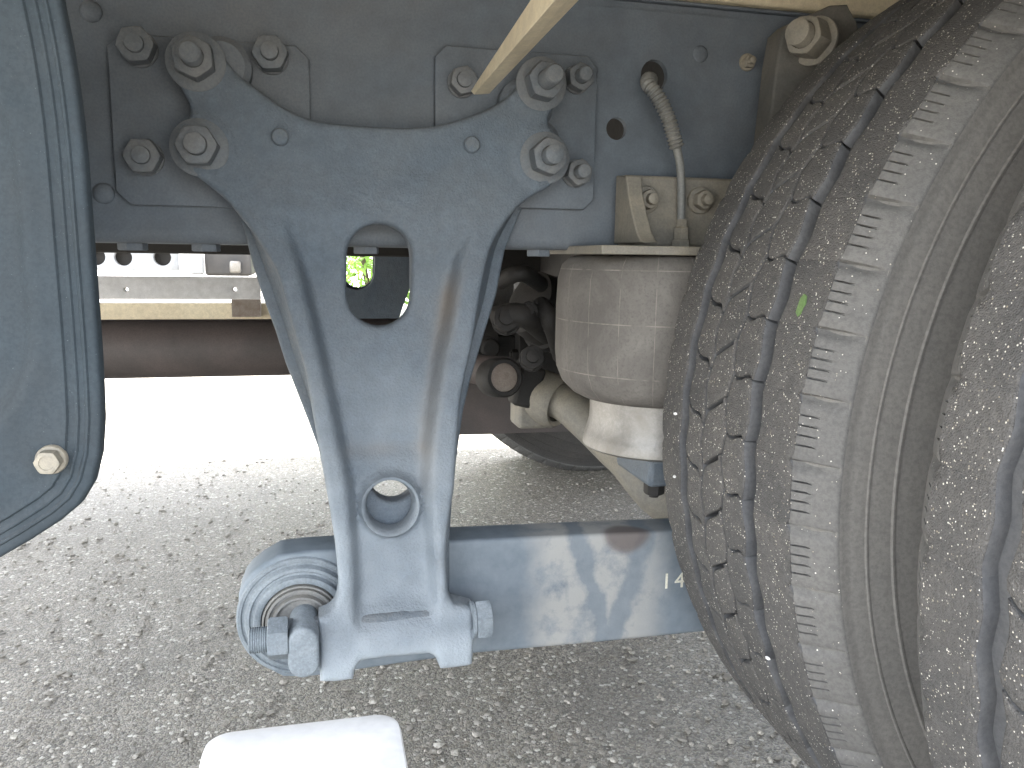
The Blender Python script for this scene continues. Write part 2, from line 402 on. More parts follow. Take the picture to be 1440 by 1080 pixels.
# ------------------------------------------------------------------ ground
g = MB().box((-60, -60, -.3), (60, 60, 0)).build('ground', MAT['asphalt']); tag(g, 'grey asphalt ground with exposed pebbles', None, None, 'structure')
ico = bmesh.new(); bmesh.ops.create_icosphere(ico, subdivisions=1, radius=1); ico.verts.ensure_lookup_table()
IV = np.array([tuple(v.co) for v in ico.verts]); IF = np.array([[v.index for v in f.verts] for f in ico.faces]); ico.free()
sv = []; sf = []; nst = 5200
for i in range(nst):
    y = .7+3.0*random.random()**1.7; x = random.uniform(-.75, .95)*(.4+.6*y)
    s = random.choice((.002, .0025, .003, .0035, .0042, .0055)); k = IV*(1+.25*rng.standard_normal((len(IV), 1)))*[s*random.uniform(.8, 1.6), s, s*random.uniform(.4, .7)]
    a = random.random()*6.283; R = np.array([[math.cos(a), -math.sin(a), 0], [math.sin(a), math.cos(a), 0], [0, 0, 1]])
    sv.append(k@R.T+[x, y, s*.15]); sf.append(IF+i*len(IV))
me = bpy.data.meshes.new('pebbles'); me.from_pydata(np.concatenate(sv).tolist(), [], np.concatenate(sf).tolist()); me.update()
tag(mesh_obj('pebbles', me, MAT['stone'], None, 60), 'small pale pebbles bedded in the asphalt', 'pebbles', None, 'stuff')

# ------------------------------------------------------------------ truck
YC = 1.39                                   # the truck's centre line
RAIL_Y = .90
truck = bpy.data.objects.new('truck', None); truck.location = (.8, YC, 0); truck.empty_display_size = .2; COL.objects.link(truck)
tag(truck, 'blue-grey heavy truck seen close up at its rear suspension and twin tyres', 'truck')
mirrored = []
def copy_part(o, basis, label=None, skip=()):
    c = o.copy(); COL.objects.link(c); c.parent = truck; c.matrix_parent_inverse = Matrix.Translation(truck.location).inverted()
    c.matrix_basis = basis @ o.matrix_basis
    if label: c['label'] = label
    for ch in list(o.children):
        if ch.name.split('.')[0] in skip: continue
        d = ch.copy(); COL.objects.link(d); d.parent = c; d.matrix_parent_inverse = ch.matrix_parent_inverse.copy(); d.matrix_basis = ch.matrix_basis.copy()
    return c
MIR = Matrix.Translation((0, 2*YC, 0)) @ Matrix.Diagonal((1, -1, 1, 1))

def nut_mb(p, af, h, sr, slen, wr=0, wh=.003, axis=(0, -1, 0), spin=0.0, dome=False):
    """washer, chamfered hex nut and the stud end, standing on p along axis"""
    mb = MB(); m = frame(p, axis) @ Matrix.Rotation(spin, 4, 'Z')
    z = 0
    if wr: mb.lathe([(wr*.55, -.001), (wr, -.001), (wr, wh*.7), (wr*.94, wh), (wr*.4, wh)], m, 36, False); z = wh
    R = af/2/math.cos(math.pi/6)
    def ring(k, hh):
        return [m @ Vector((k(i)*math.cos(i*math.pi/12), k(i)*math.sin(i*math.pi/12), hh)) for i in range(24)]
    hexr = lambda i: (af/2)/math.cos(((i*15+30) % 60-30)*math.pi/180)
    cham = lambda i: min(hexr(i), af/2*1.09)
    mb.ring_loft([ring(cham, z), ring(hexr, z+h*.12), ring(hexr, z+h*.84), ring(cham, z+h*.96), ring(lambda i: af/2*.97, z+h), ring(lambda i: sr*1.06, z+h), ring(lambda i: sr*1.02, z+h*.93)], True, True, not slen)
    if slen:
        prof = [(sr, z+h*.5)]; k = int(slen/.0022)
        for i in range(k): prof += [(sr, z+h+i*slen/k*.9), (sr*.945, z+h+(i+.5)*slen/k*.9)]
        prof += [(sr, z+h+slen*.93), (sr*.82, z+h+slen), (0, z+h+slen+.0006)]
        mb.lathe(prof, m, 24, False)
    return mb
def bolt(p, parent, af, h, sr, slen, wr=0, mat='bolt', axis=(0, -1, 0), spin=None, name='bolt'):
    spin = random.uniform(0, 1) if spin is None else spin
    return nut_mb(p, af, h, sr, slen, wr, axis=axis, spin=spin).build(name, MAT[mat], parent, 32)
def dome(p, parent, r, h, mat='rail', axis=(0, -1, 0), name='rivet'):
    prof = [(r, 0)]+[(r*math.cos(a), h*math.sin(a)) for a in (i*math.pi/16 for i in range(0, 8))]+[(0, h)]
    return MB().lathe(prof, frame(p, axis), 24, False).build(name, MAT[mat], parent, 40)

# --- chassis rail: web with openings, curved corner and bottom flange
ZB, ZT = .660, .930
Hc1 = at(920, 106, RAIL_Y); Hc2 = at(867, 181, RAIL_Y)
web = [(-1.6, ZB+.014), (2.2, ZB+.014), (2.2, ZT), (-1.6, ZT)]
rail = relief('chassis_rail', web, [circle((Hc1.x, Hc1.z), .0165, 28, .0175), circle((Hc2.x, Hc2.z), .0125)], MAT['rail'], const(RAIL_Y), const(RAIL_Y+.009), None, truck, 0)
tag(rail, 'flat blue-grey chassis rail behind the bracket')
cor = [(.014*(1-math.sin(a)), .014*(1-math.cos(a))) for a in (math.pi/2*i/6 for i in range(7))]   # (dy, dz) outer corner, from web down to flange
cor = [(.014-.014*math.cos(a), .014-.014*math.sin(a)) for a in (math.pi/2*i/8 for i in range(9))]
pts = [(RAIL_Y+a, ZB+b) for a, b in cor]+[(RAIL_Y+.085, ZB), (RAIL_Y+.085, ZB+.009), (RAIL_Y+.018, ZB+.009), (RAIL_Y+.009, ZB+.0145)]
fl = MB().ring_loft([[(x, y, z) for y, z in pts] for x in (-1.6, 2.2)], True, True, True).build('bottom_flange', MAT['rail'], rail)
MB().box((-1.6, RAIL_Y+.004, ZT), (2.2, RAIL_Y+.085, ZT+.009)).build('top_flange', MAT['rail'], rail)
for x, y in ((128, 16), (146, 272)): dome(at(x, y, RAIL_Y), rail, .0105, .0065)
dome(at(985, 76, RAIL_Y), rail, .0095, .0025)
for px in (187, 290, 515, 757):
    p = at(px, 348, RAIL_Y+.03); p.z = ZB
    nut_mb(p, .026, .008, .006, 0, .0, axis=(0, 0, -1), spin=.2).build('bolt', MAT['rail'], rail, 32)
bolt(at(1050, 88, RAIL_Y), rail, .013, .006, .0038, .007, .010, 'dusty')
# rear plates bolted on the web
def chamfered(x0, z0, x1, z1, c): return [(x0+c, z0), (x1-c, z0), (x1, z0+c), (x1, z1-c), (x1-c, z1), (x0+c, z1), (x0, z1-c), (x0, z0+c)]
P0 = at(164, 287, RAIL_Y-.01); P1 = at(434, 52, RAIL_Y-.01); P2 = at(150, 40, RAIL_Y-.01)
pl1 = relief('reinforcing_plate', chamfered(P0.x, P0.z, P1.x, P2.z-.003, .013), [], MAT['rail'], const(RAIL_Y-.010), const(RAIL_Y-.0005), None, truck, .0015)
tag(pl1, 'chamfered plate bolted to the rail beside the dark panel')
Q0 = at(612, 290, RAIL_Y-.01); Q1 = at(841, 80, RAIL_Y-.01)
pl2 = relief('reinforcing_plate', chamfered(Q0.x, Q0.z+.001, Q1.x, Q1.z, .012), [], MAT['rail'], const(RAIL_Y-.010), const(RAIL_Y-.0005), None, truck, .0015)
tag(pl2, 'chamfered plate bolted to the rail behind the pale strut tip')
for (x, y, sl) in ((196, 69, .003), (205, 222, .003), (381, 80, .006)):
    bolt(at(x, y, RAIL_Y-.012), pl1, .031, .019, .0082, sl+.002, .0175)
for (x, y, sl) in ((649, 117, .004), (811, 112, .016), (809, 244, .016)):
    bolt(at(x, y, RAIL_Y-.012), pl2, .0265, .016, .0078, sl, .0155)
ZS = at(1115, 11, RAIL_Y-.012).z
# sub-frame and cream body sill above
sub = MB().box((-1.6, RAIL_Y-.003, ZT+.0095), (2.2, RAIL_Y+.09, ZS-.0006)).build('subframe_rail', MAT['rail'], truck, bev=.003)
sill = MB().box((-1.6, RAIL_Y-.012, ZS), (2.2, RAIL_Y+.08, ZT+.11)).build('body_sill', MAT['cream'], truck, bev=.004); tag(sill, 'cream painted body sill above the rail')
for o, lb in ((rail, None), (sub, None), (sill, None)): copy_part(o, MIR, 'matching chassis rail on the far side of the truck' if o is rail else None)
# load body overhead
MB().box((-1.75, .09, 1.06), (3.2, 2.9, 1.2)).build('load_floor', MAT['dark_body'], truck)
MB().box((-1.75, .09, .91), (3.2, .13, 1.0595)).build('shade_rail', MAT['cream'], truck, bev=.004)  # added out of view to shade the upper chassis rail
bw = MB()
bw.box((-1.75, .09, 1.201), (3.2, .13, 2.9)); bw.box((-1.75, 2.86, 1.201), (3.2, 2.9, 2.9)); bw.box((-1.75, .131, 2.86), (3.2, 2.859, 2.9)); bw.box((-1.75, .131, 1.201), (-1.71, 2.859, 2.859)); bw.box((3.16, .131, 1.201), (3.2, 2.859, 2.859))
bw.build('load_body', MAT['whitebody'], truck)
for x in (-1.3, -.55, 1.6): MB().box((x, RAIL_Y+.01, .70), (x+.07, 2*YC-RAIL_Y-.01, .9)).build('crossmember', MAT['oily'], truck, bev=.004)
MB().box((.42, RAIL_Y+.012, .665), (.50, 2*YC-RAIL_Y-.012, .92)).build('crossmember', MAT['oily'], truck, bev=.004)

hz = at(260, 357, 1.72).z; MB().box((-1.6, 1.70, hz), (2.2, 1.74, .72)).build('cable_duct', MAT['oily'], truck, bev=.004)
MB().box((.45, 1.0, .52), (.52, 1.86, .664)).build('dark_block', MAT['oily'], truck, bev=.006)  # added dark block, shuts out the bright background behind the axle
MB().box((.30, 1.62, .60), (.46, 1.68, .70)).build('cable_duct', MAT['oily'], truck, bev=.006)
# --- suspension bracket (cast): relief face following the traced outline
def yb(z): return .855-.105*min(1, max(0, (.74-z)/.49))
def ybv(z): return .855-.105*np.clip((.74-z)/.49, 0, 1)
bpx = [(262,60),(250,74),(245,92),(252,120),(265,146),(264,170),(250,191),(247,213),(258,235),(283,253),(316,280),(344,313),(367,345),
 (388,380),(402,427),(416,476),(430,526),(440,585),(451,645),(459,690),(465,725),(471,765),(475,807),(476,835),(471,855),(460,866),(448,871)]
bpx2 = [(640,851),(632,838),(629,807),(629,767),(633,728),(639,690),(643,640),(646,590),(651,550),(663,495),(673,437),(682,386),(692,349),
 (711,314),(740,282),(770,264),(789,246),(796,225),(788,200),(776,182),(772,165),(781,146),(788,120),(778,98),(756,90),(736,98),(727,122),
 (706,141),(676,157),(630,172),(590,178),(540,178),(475,173),(433,166),(394,147),(362,124),(335,104),(318,84),(305,66),(284,55)]
jaw = [(449,915),(450,962),(474,961),(497,958),(500,944),(507,934),(522,931),(565,927),(604,923),(613,927),(617,936),(620,943),(643,941),(665,938),(667,905),(668,858),(655,854)]
def W(pts): return [Vector((p.x, p.z)) for p in (atf(a, b, yb) for a, b in pts)]
out = catmull(W(bpx2), .004)+catmull(W(bpx), .004)
outline = [tuple(p) for p in catmull(W(bpx), .005)]+[tuple(p) for p in W(jaw)]+[tuple(p) for p in catmull(W(bpx2), .005)]
s0 = atf(536, 361, yb); s1 = atf(536, 415, yb); srad = (atf(583, 388, yb).x-atf(489, 388, yb).x)/2
hc = atf(551, 718, yb); hr = (atf(584, 720, yb).x-atf(518, 720, yb).x)/2
def curve_x(pts):
    q = sorted(((p.z, p.x) for p in (atf(a, b, yb) for a, b in pts))); zs, xs = zip(*q); return lambda z: np.interp(z, zs, xs)
xl = curve_x([(402,325),(422,378),(442,459),(459,533),(475,606),(491,687),(497,760),(500,820),(500,900)])
xr = curve_x([(663,329),(646,372),(636,443),(622,508),(614,565),(606,626),(603,687),(609,760),(613,820),(615,900)])
z_ = lambda py: atf(550, py, yb).z
bosses = [atf(a, b, yb) for a, b in ((276,90),(281,209),(758,120),(764,224))]
def front_b(x, z):
    y = ybv(z)
    D = .030*(1-sm(z_(420), z_(290), z))*sm(z_(890), z_(835), z)
    inn = sm(-.005, .008, x-xl(z))*sm(-.005, .008, xr(z)-x)
    y = y+D*inn
    # lower third of the web leans outward below a soft step
    y = y-.007*inn*sm(z_(630), z_(660), z)*sm(z_(860), z_(835), z)
    rr = np.hypot(x-hc.x, z-hc.z)/hr
    y = y-.012*np.exp(-((rr-1.2)/.17)**2)*(rr < 2)
    # barrel for the cross bolt between the jaws
    mid = sm(xl(z)-.002, xl(z)+.008, x)*(1-sm(xr(z)-.008, xr(z)+.002, x))
    y = y+.006*mid*sm(z_(850), z_(885), z)-.007*mid*np.exp(-((z-z_(900))/.022)**2)
    for b in bosses: y = y-.0035*sm(.036, .031, np.hypot(x-b.x, z-b.z))
    n = np.array([noise.noise(Vector((a*28, 3.1, c*28)))*.0011+noise.noise(Vector((a*90, 1.7, c*90)))*.0004 for a, c in zip(x, z)])
    return y+n
bracket = relief('suspension_bracket', outline, [stadium((s0.x, s0.z), (s1.x, s1.z), srad), circle((hc.x, hc.z), hr, 36)], MAT['cast'], front_b, lambda x, z: np.maximum(ybv(z)+.028, front_b(x, z)+.012), .0045, truck, .006, 60)
bv = np.empty(len(bracket.data.vertices)*3); bracket.data.vertices.foreach_get('co', bv); bv = bv.reshape(-1, 3)
nz_ = np.array([noise.noise(Vector((v[0]*40, 0, v[2]*14)))*.5+.5 for v in bv])
st_ = np.exp(-((bv[:, 0]-xr(bv[:, 2])+.004)/.008)**2)*sm(z_(740), z_(640), bv[:, 2])*(1-sm(z_(430), z_(360), bv[:, 2]))+.6*np.exp(-((bv[:, 2]-z_(640))/.006)**2)*sm(-.004, .008, bv[:, 0]-xl(bv[:, 2]))*sm(-.004, .008, xr(bv[:, 2])-bv[:, 0])
nb_ = np.array([noise.noise(Vector((v[0]*13, 2, v[2]*9)))*.6+noise.noise(Vector((v[0]*45, 5, v[2]*45)))*.4 for v in bv])
pa_ = np.clip((1-sm(z_(955), z_(880), bv[:, 2]))*.75+(1-sm(z_(800), z_(380), bv[:, 2]))*(.45+.5*nb_), 0, 1)  # jaw chalk, then painted light falloff growing down the leg
for nm, val in (('stain', st_*nz_*1.0), ('pale', pa_*(.7+.4*nz_))):
    at_ = bracket.data.attributes.new(nm, 'FLOAT', 'POINT'); at_.data.foreach_set('value', np.clip(val, 0, 1).astype(np.float32))
tag(bracket, 'blue-grey cast bracket with a slot and a round hole')
# rear web of the casting, wider than the face
rL = [(331,288),(345,325),(357,374),(371,418),(388,463),(402,508),(418,549),(434,590),(447,625),(462,690),(474,760),(478,830)]
rR = [(735,285),(707,352),(695,414),(676,476),(659,533),(649,575),(640,640),(634,690),(630,760),(630,830)]
def yb2(z): return yb(z)+.055
rp = [tuple((p.x, p.z)) for p in (atf(a, b, yb2) for a, b in rL)]+[tuple((p.x, p.z)) for p in (atf(a, b, yb2) for a, b in reversed(rR))]
h2 = atf(551, 668, yb2)
rear = relief('rear_web', rp, [stadium((s0.x-.004, s0.z), (s1.x-.004, s1.z), srad+.006), circle((h2.x, h2.z), hr*1.05, 30)], MAT['cast'], lambda x, z: ybv(z)+.042, lambda x, z: ybv(z)+.064, .02, bracket, .004, 60)
# side walls joining the face and the rear web
for a_, b_, sg in ((bpx[10:24], rL, 1), (list(reversed(bpx2[2:15])), rR, -1)):
    A = catmull([atf(p[0]+sg*4, p[1], yb) for p in a_], .01); B = catmull([atf(p[0]+sg*3, p[1], yb2) for p in b_], .01)
    n = 40; ra = [A[int(i*(len(A)-1)/(n-1))] for i in range(n)]; rb = [B[int(i*(len(B)-1)/(n-1))] for i in range(n)]
    th = Vector((sg*.008, 0, 0)); off = Vector((0, .012, 0))
    MB().ring_loft([[p+off for p in ra], [p.lerp(q, .5)+Vector((sg*.004, .006, 0)) for p, q in zip(ra, rb)], rb, [p+th for p in rb], [p+off+th for p in ra]], False).build('side_wall', MAT['cast'], bracket, 60)
for (x, y, slen, sp) in ((276, 88, .020, .1), (281, 208, .010, .55), (760, 119, .030, .35), (765, 223, .016, .2)):
    p = atf(x, y, yb); p.y -= .002
    bolt(p, bracket, .0345, .022, .0098, slen, .0275, spin=sp)
for x, y in ((394, 193), (663, 204)):
    p = atf(x, y, yb); p.y += .001
    MB().lathe([(.0085, 0), (.0085, .0058), (.0072, .0074), (0, .0078)], frame(p, (0, -1, 0)), 24, False).build('locating_pin', MAT['cast'], bracket)
# spacers between ears and plates
for (x, y, r) in ((312, 96, .029), (300, 205, .028), (738, 150, .03), (752, 205, .028)):
    p = at(x, y, .88); MB().lathe([(r, 0), (r, .016), (r-.006, .022), (0, .022)], frame((p.x, .8895, p.z), (0, -1, 0)), 32, False).build('spacer', MAT['rail'], bracket)
# cross bolt through the jaws, pin clamped beside them
yj = .748; cR = at(668, 879, yj); cL = at(405, 908, yj); ax = (cL-cR).normalized(); ax = Vector((-1, 0, 0))
hd = nut_mb(Vector((cR.x-.001, yj+.012, cR.z)), .036, .016, .006, 0, .019, axis=(1, 0, 0), spin=.1).build('cross_bolt_head', MAT['chalk'], bracket, 32)
nl = nut_mb(Vector((cL.x, yj+.012, cR.z)), .036, .019, .0125, .018, 0, axis=(-1, 0, 0), spin=.15).build('cross_bolt_nut', MAT['chalk'], bracket, 32)
MB().lathe([(.012, -.17), (.012, 0)], frame((cL.x, yj+.026, cR.z), (-1, 0, 0)), 20).build('cross_bolt_shank', MAT['cast'], bracket)

# --- trailing arm
AY = .815
atop = [(368,795),(392,781),(430,776),(475,773),(630,761),(800,753),(940,747)]
abot = [(985,890),(850,904),(670,920),(560,935),(480,947),(430,954),(398,953),(368,938),(345,905),(335,865),(335,838),(342,820),(352,808)]
A1 = at(940, 747, AY); A0 = at(630, 761, AY); sl = (A1.z-A0.z)/(A1.x-A0.x); B1 = at(985, 890, AY); B0 = at(670, 920, AY); sb = (B1.z-B0.z)/(B1.x-B0.x)
apts = xz(atop, AY)+[(.86, A1.z+sl*(.86-A1.x)), (.93, A1.z-.03), (.93, B1.z+.03), (.86, B1.z+sb*(.86-B1.x))]+xz(abot, AY)
arm = relief('trailing_arm', apts, [], MAT['arm'], const(AY), const(AY+.045), .008, truck, .005, 60)
tag(arm, 'blue-grey trailing arm beam with pale scuffs')
ec = at(424, 866, AY)
def ringp(prof, mat, name): return MB().lathe(prof, frame((ec.x, AY, ec.z), (0, -1, 0)), 56, False).build(name, MAT[mat], arm, 40)
ringp([(.0655, -.004), (.065, .001), (.0635, .0028), (.0605, .0032), (.0595, .0014), (.0575, .002), (.055, .0075), (.052, .0085), (.0505, .0065), (.0485, .007), (.0465, .0125), (.043, .0135), (.0405, .0125), (.039, .008)], 'chalk', 'eye_ring')
ringp([(.0395, .006), (.0388, .0148), (.0372, .0156), (.0362, .012), (.0352, .0165), (.033, .0172), (.0318, .0135), (.030, .0142), (.0285, .0195), (.0265, .02), (.0255, .0145), (.024, .0155), (.020, .017), (0, .017)], 'bush', 'bushing')
pc = at(427, 921, .742)
pn = stadium((pc.x, pc.z-.010), (pc.x, pc.z+.012), .0148, 10)
relief('pivot_pin', pn, [], MAT['chalk'], const(.742), const(AY+.01), .006, arm, .0035)
# painted 14
cu = bpy.data.curves.new('txt', 'FONT'); cu.body = '14'; cu.size = .027; cu.extrude = .0004; cu.space_character = 1.25
to = bpy.data.objects.new('txt', cu); COL.objects.link(to)
dg = bpy.context.evaluated_depsgraph_get(); tm = bpy.data.meshes.new_from_object(to.evaluated_get(dg)); bpy.data.objects.remove(to)
tp = at(929, 828, AY); nb = mesh_obj('painted_number', tm, MAT['number'], arm, None); nb.matrix_basis = Matrix.Translation((tp.x, AY-.0006, tp.z)) @ Matrix.Rotation(math.pi/2, 4, 'X')
copy_part(bracket, Matrix.Translation((.028, 0, 0)) @ MIR, 'matching bracket on the far rail', ('cross_bolt_nut', 'cross_bolt_shank'))
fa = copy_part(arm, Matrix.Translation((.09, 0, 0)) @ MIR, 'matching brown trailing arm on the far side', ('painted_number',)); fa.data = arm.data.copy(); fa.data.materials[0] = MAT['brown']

# --- air spring
AS = Vector((.405, .905)); zt = .655
asp = MB().lathe([(.02, zt), (.100, zt), (.113, zt-.003), (.122, zt-.012), (.1265, zt-.028), (.128, zt-.06), (.128, zt-.115), (.126, zt-.135), (.119, zt-.152), (.106, zt-.165), (.096, zt-.170), (.086, zt-.168), (.05, zt-.16)], Matrix.Translation((0, 0, -.55)), 72, False).build('air_spring', MAT['bellows'], truck, 60)
asp.matrix_basis = Matrix.Translation((AS.x, AS.y, .55)); tag(asp, 'dusty grey-brown rubber air spring under its steel plate')
def asub(mb, name, mat, bev=None):
    o = mb.build(name, MAT[mat], asp, 40, bev); o.matrix_parent_inverse = Matrix.Translation((-AS.x, -AS.y, -.55)); return o
T2 = Matrix.Translation((AS.x, AS.y, 0))
asub(MB().lathe([(.05, .51), (.084, .50), (.083, .470), (.0835, .455), (.088, .438), (.0905, .430), (.0905, .424), (.086, .421), (0, .421)], T2, 64, False), 'piston', 'alu')
q = at(922, 645, .86)
asub(MB().box((q.x-.016, .84, .385), (q.x+.07, .95, .4205)), 'piston_base', 'cast', .006)
asub(nut_mb(Vector((q.x+.004, .87, .386)), .022, .014, .006, .004, .014, axis=(0, 0, -1)), 'bolt', 'oily')
asub(MB().box((.285, .79, .6552), (.56, 1.0, .6645)), 'top_plate', 'dusty', .0015)
mp = asub(MB().box((.338, .872, .665), (.50, .888, .745)), 'mounting_bracket', 'dusty', .004)
gz0 = .665; gp = []
gx = at(884, 300, .87).x
prof = [(.888, .668), (.80, .668), (.808, .671), (.818, .678), (.834, .698), (.848, .722), (.856, .742), (.888, .745)]
asub(MB().ring_loft([[(gx-.010, a, b) for a, b in prof], [(gx+.008, a, b) for a, b in prof]], True, True, True), 'gusset', 'dusty', .003)
asub(MB().ring_loft([[(gx+.135, a, b) for a, b in prof], [(gx+.152, a, b) for a, b in prof]], True, True, True), 'gusset', 'dusty', .003)
for x, y in ((908, 281), (984, 282)):
    asub(nut_mb(at(x, y, .871), .0195, .012, .006, .009, .0155), 'bolt', 'dusty')
# air hose
hp = [at(915, 112, .935), at(912, 112, .902), at(912, 118, .875), at(925, 136, .866), at(939, 164, .862), at(947, 190, .862), at(952, 208, .863)]
cp = catmull(hp, .0007); rr = [.0078+.0011*math.sin(i*2*math.pi/6.2) for i in range(len(cp))]
hose = MB().tube(cp, rr, 14).build('air_hose', MAT['hose'], truck, 60); tag(hose, 'ribbed grey air hose coming out of the rail')
hq = [at(951, 205, .863), at(956, 230, .863), at(958, 262, .863), at(958, 310, .863)]
MB().tube(catmull(hq, .005), .0047, 12).build('inner_line', MAT['hose'], hose, 60)
f0 = at(958, 335, .863)
MB().lathe([(.011, 0), (.011, .008), (.009, .009), (.009, .022), (.0065, .024), (.0065, .032), (0, .032)], Matrix.Translation((f0.x, .863, .6645)), 6, False).build('fitting', MAT['dusty'], hose, 30)

# --- hanger plate with a big bolt beside the tyre
hpts = [(1092,48),(1104,36),(1130,25),(1150,16),(1170,16),(1180,40),(1195,110),(1200,300),(1068,280),(1074,190),(1085,90)]
hg = relief('hanger_plate', xz(hpts, .85), [], MAT['hanger'], lambda x, z: .85+(x-.46)*-.25, lambda x, z: .88+(x-.46)*-.25, None, truck, .003); tag(hg, 'dusty hanger plate with one big bolt, half hidden by the tyre')
relief('backing_plate', xz([(1085,50),(1180,30),(1180,300),(1066,262)], .892), [], MAT['rail'], const(.882), const(.8995), None, hg, .002)
bolt(at(1146, 58, .822), hg, .038, .026, .0135, .014, .026, 'dusty', axis=(-.86, -.5, .05), spin=.3)

# --- propeller shaft and drive line
sz = (at(260, 449, YC).z+at(260, 530, YC).z)/2; sr = (at(260, 449, YC).z-at(260, 530, YC).z)/2
ps = MB().lathe([(sr*.7, -1.5), (sr, -1.49), (sr, 1.0), (sr*.95, 1.01), (sr*.7, 1.015), (sr*.5, 1.02)], frame((-.75, YC, sz), (1, 0, 0)), 48).build('propeller_shaft', MAT['brown'], truck, 40); tag(ps, 'thick brown propeller shaft under the chassis')
dl = MB(); fx = frame((0, YC, sz), (1, 0, 0))
dl.lathe([(.03, .27), (.045, .275), (.05, .30), (.036, .305), (.036, .33), (.075, .332), (.075, .352), (.05, .355), (.055, .40), (.08, .47), (.12, .56), (.16, .66), (.17, .78), (.16, .95), (.1, 1.05), (0, 1.06)], fx, 40, False)
dif = dl.build('differential', MAT['oily'], truck, 40); tag(dif, 'black oily differential nose behind the bracket')
for k in range(8):
    a = k*math.pi/4+.2; nut_mb(Vector((.332, YC+.06*math.cos(a), sz+.06*math.sin(a))), .018, .011, .006, .003, axis=(-1, 0, 0)).build('bolt', MAT['oily'], dif, 32)
ja = MB()
ja.box((.27, YC-.045, sz-.02), (.335, YC-.02, sz+.02)); ja.box((.27, YC+.02, sz-.02), (.335, YC+.045, sz+.02)); ja.tube([(.285, YC-.06, sz), (.285, YC+.06, sz)], .017, 16)
ja.build('universal_joint', MAT['oily'], dif, 40, bev=.004)
# brake chamber, pipes and fittings hanging ahead of the axle
bc = MB(); o = at(735, 445, 1.15)
bc.lathe([(.0, -.09), (.05, -.085), (.056, -.06), (.056, -.008), (.062, -.006), (.062, .006), (.056, .008), (.05, .05), (.03, .06), (0, .06)], frame((o.x+.06, 1.2, o.z), (-.75, -.3, .35)), 36, False)
b1 = bc.build('brake_chamber', MAT['oily'], truck, 40)
for a, b_, r in (((705, 395), (760, 400), .012), ((700, 445), (770, 470), .016), ((760, 430), (790, 500), .014)):
    pp = [at(a[0], a[1], 1.08), at((a[0]+b_[0])/2, (a[1]+b_[1])/2-14, 1.05), at(b_[0], b_[1], 1.12)]
    MB().tube(catmull(pp, .01), r, 12).build('brake_pipe', MAT['oily'], b1, 60)
for x, y, r in ((712, 452, .02), (742, 442, .015), (770, 455, .012), (748, 505, .018)):
    nut_mb(at(x, y, 1.07), r*1.7, .02, r*.5, .008, r, axis=(-.2, -1, .3)).build('fitting', MAT['oily'], b1, 35)
# torque rod with its rusty end cap
ca = at(710, 531, 1.1)
tr = MB().tube([at(625, 512, 1.22), at(690, 522, 1.16), ca+Vector((.01, .03, 0))], [.022, .024, .026], 20).build('torque_rod', MAT['brown'], truck, 60)
MB().lathe([(.026, -.05), (.029, -.045), (.029, -.004), (.026, .0), (.021, .0), (.0205, -.003)], frame(ca, (.15, -1, .15)), 36, False).build('eye', MAT['oily'], tr, 40)
MB().lathe([(.0212, -.004), (.019, -.0022), (.012, -.0028), (.004, -.001), (0, -.001)], frame(ca, (.15, -1, .15)), 28, False).build('end_cap', MAT['rust'], tr, 50)
# stabiliser arm with its ball end and socket
d0 = at(792, 566, 1.16)
pa = [d0+Vector((-.03, .06, .0)), d0, at(830, 595, 1.12), at(880, 640, 1.07), at(960, 712, 1.0), Vector((.62, .96, .36)), Vector((.75, .96, .34))]
cpa = catmull(pa, .012); sa = MB().tube(cpa, [.026+.007*min(1, i/14) for i in range(len(cpa))], 24).build('stabiliser_arm', MAT['dusty'], truck, 60); tag(sa, 'dusty round arm running down beneath the air spring')
ax_ = (d0-at(840, 600, 1.12)).normalized()
MB().lathe([(.030, -.012), (.036, -.016), (.042, -.008), (.042, .03), (.036, .036), (.03, .036)], frame(d0+Vector((-.012, .015, 0)), (-.6, .75, .2)), 36, False).build('socket', MAT['dusty'], sa, 40)
MB().lathe([(.0, .0), (.018, .006), (.026, .018), (.029, .034)], frame(d0+Vector((-.012, -.02, .004)), (.3, 1, -.1)), 30, False).build('ball_end', MAT['dusty'], sa, 60)
s1_ = at(742, 572, 1.2); MB().box((-.022, -.03, -.03), (.03, .03, .035), Matrix.Translation(s1_)).build('clamp', MAT['dusty'], sa, bev=.006)
s2_ = at(741, 540, 1.18); MB().box((-.02, -.02, -.035), (.02, .02, .03), Matrix.Translation(s2_) @ Matrix.Rotation(.25, 4, 'Y')).build('clamp', MAT['oily'], sa, bev=.006)
# axle beam and spring seat
MB().lathe([(.07, -1.15), (.075, -.9), (.075, .9), (.07, 1.15)], frame((.834, YC, .489), (0, 1, 0)), 36).build('axle_housing', MAT['oily'], truck, 40)

# ------------------------------------------------------------------ tyres
TR, TW, NP = .5, .23, 62
PA = 2*math.pi/NP; PL = PA*TR
def crown(t): return TR-.0045*abs(2*t/TW-1)**2.2
def cyl(s, t, r):                           # s = arc length, t = across (0 at the -y side) -> local point, s=0 faces -x
    a = s/TR; return Vector((-r*math.cos(a), t-TW/2, r*math.sin(a)))
zz = lambda f, amp, ph: (lambda s: f+amp*(4*abs(((s/PL+ph) % 1)-.5)-1))
B_ = [zz(0, 0, 0), zz(.046, .0022, .1), zz(.0615, .0026, .1), zz(.097, .003, .45), zz(.135, -.003, .8), zz(.1685, .0026, .55), zz(.184, .0022, .55), zz(.23, 0, 0)]
rows = [(0, 1, .0, 0, -.0009, .0004), (2, 3, .02, .05, .0011, .0015), (3, 4, .45, -.42, .0023, .0015), (4, 5, .15, .30, .0016, .0015), (6, 7, .35, 0, -.0009, .0004)]
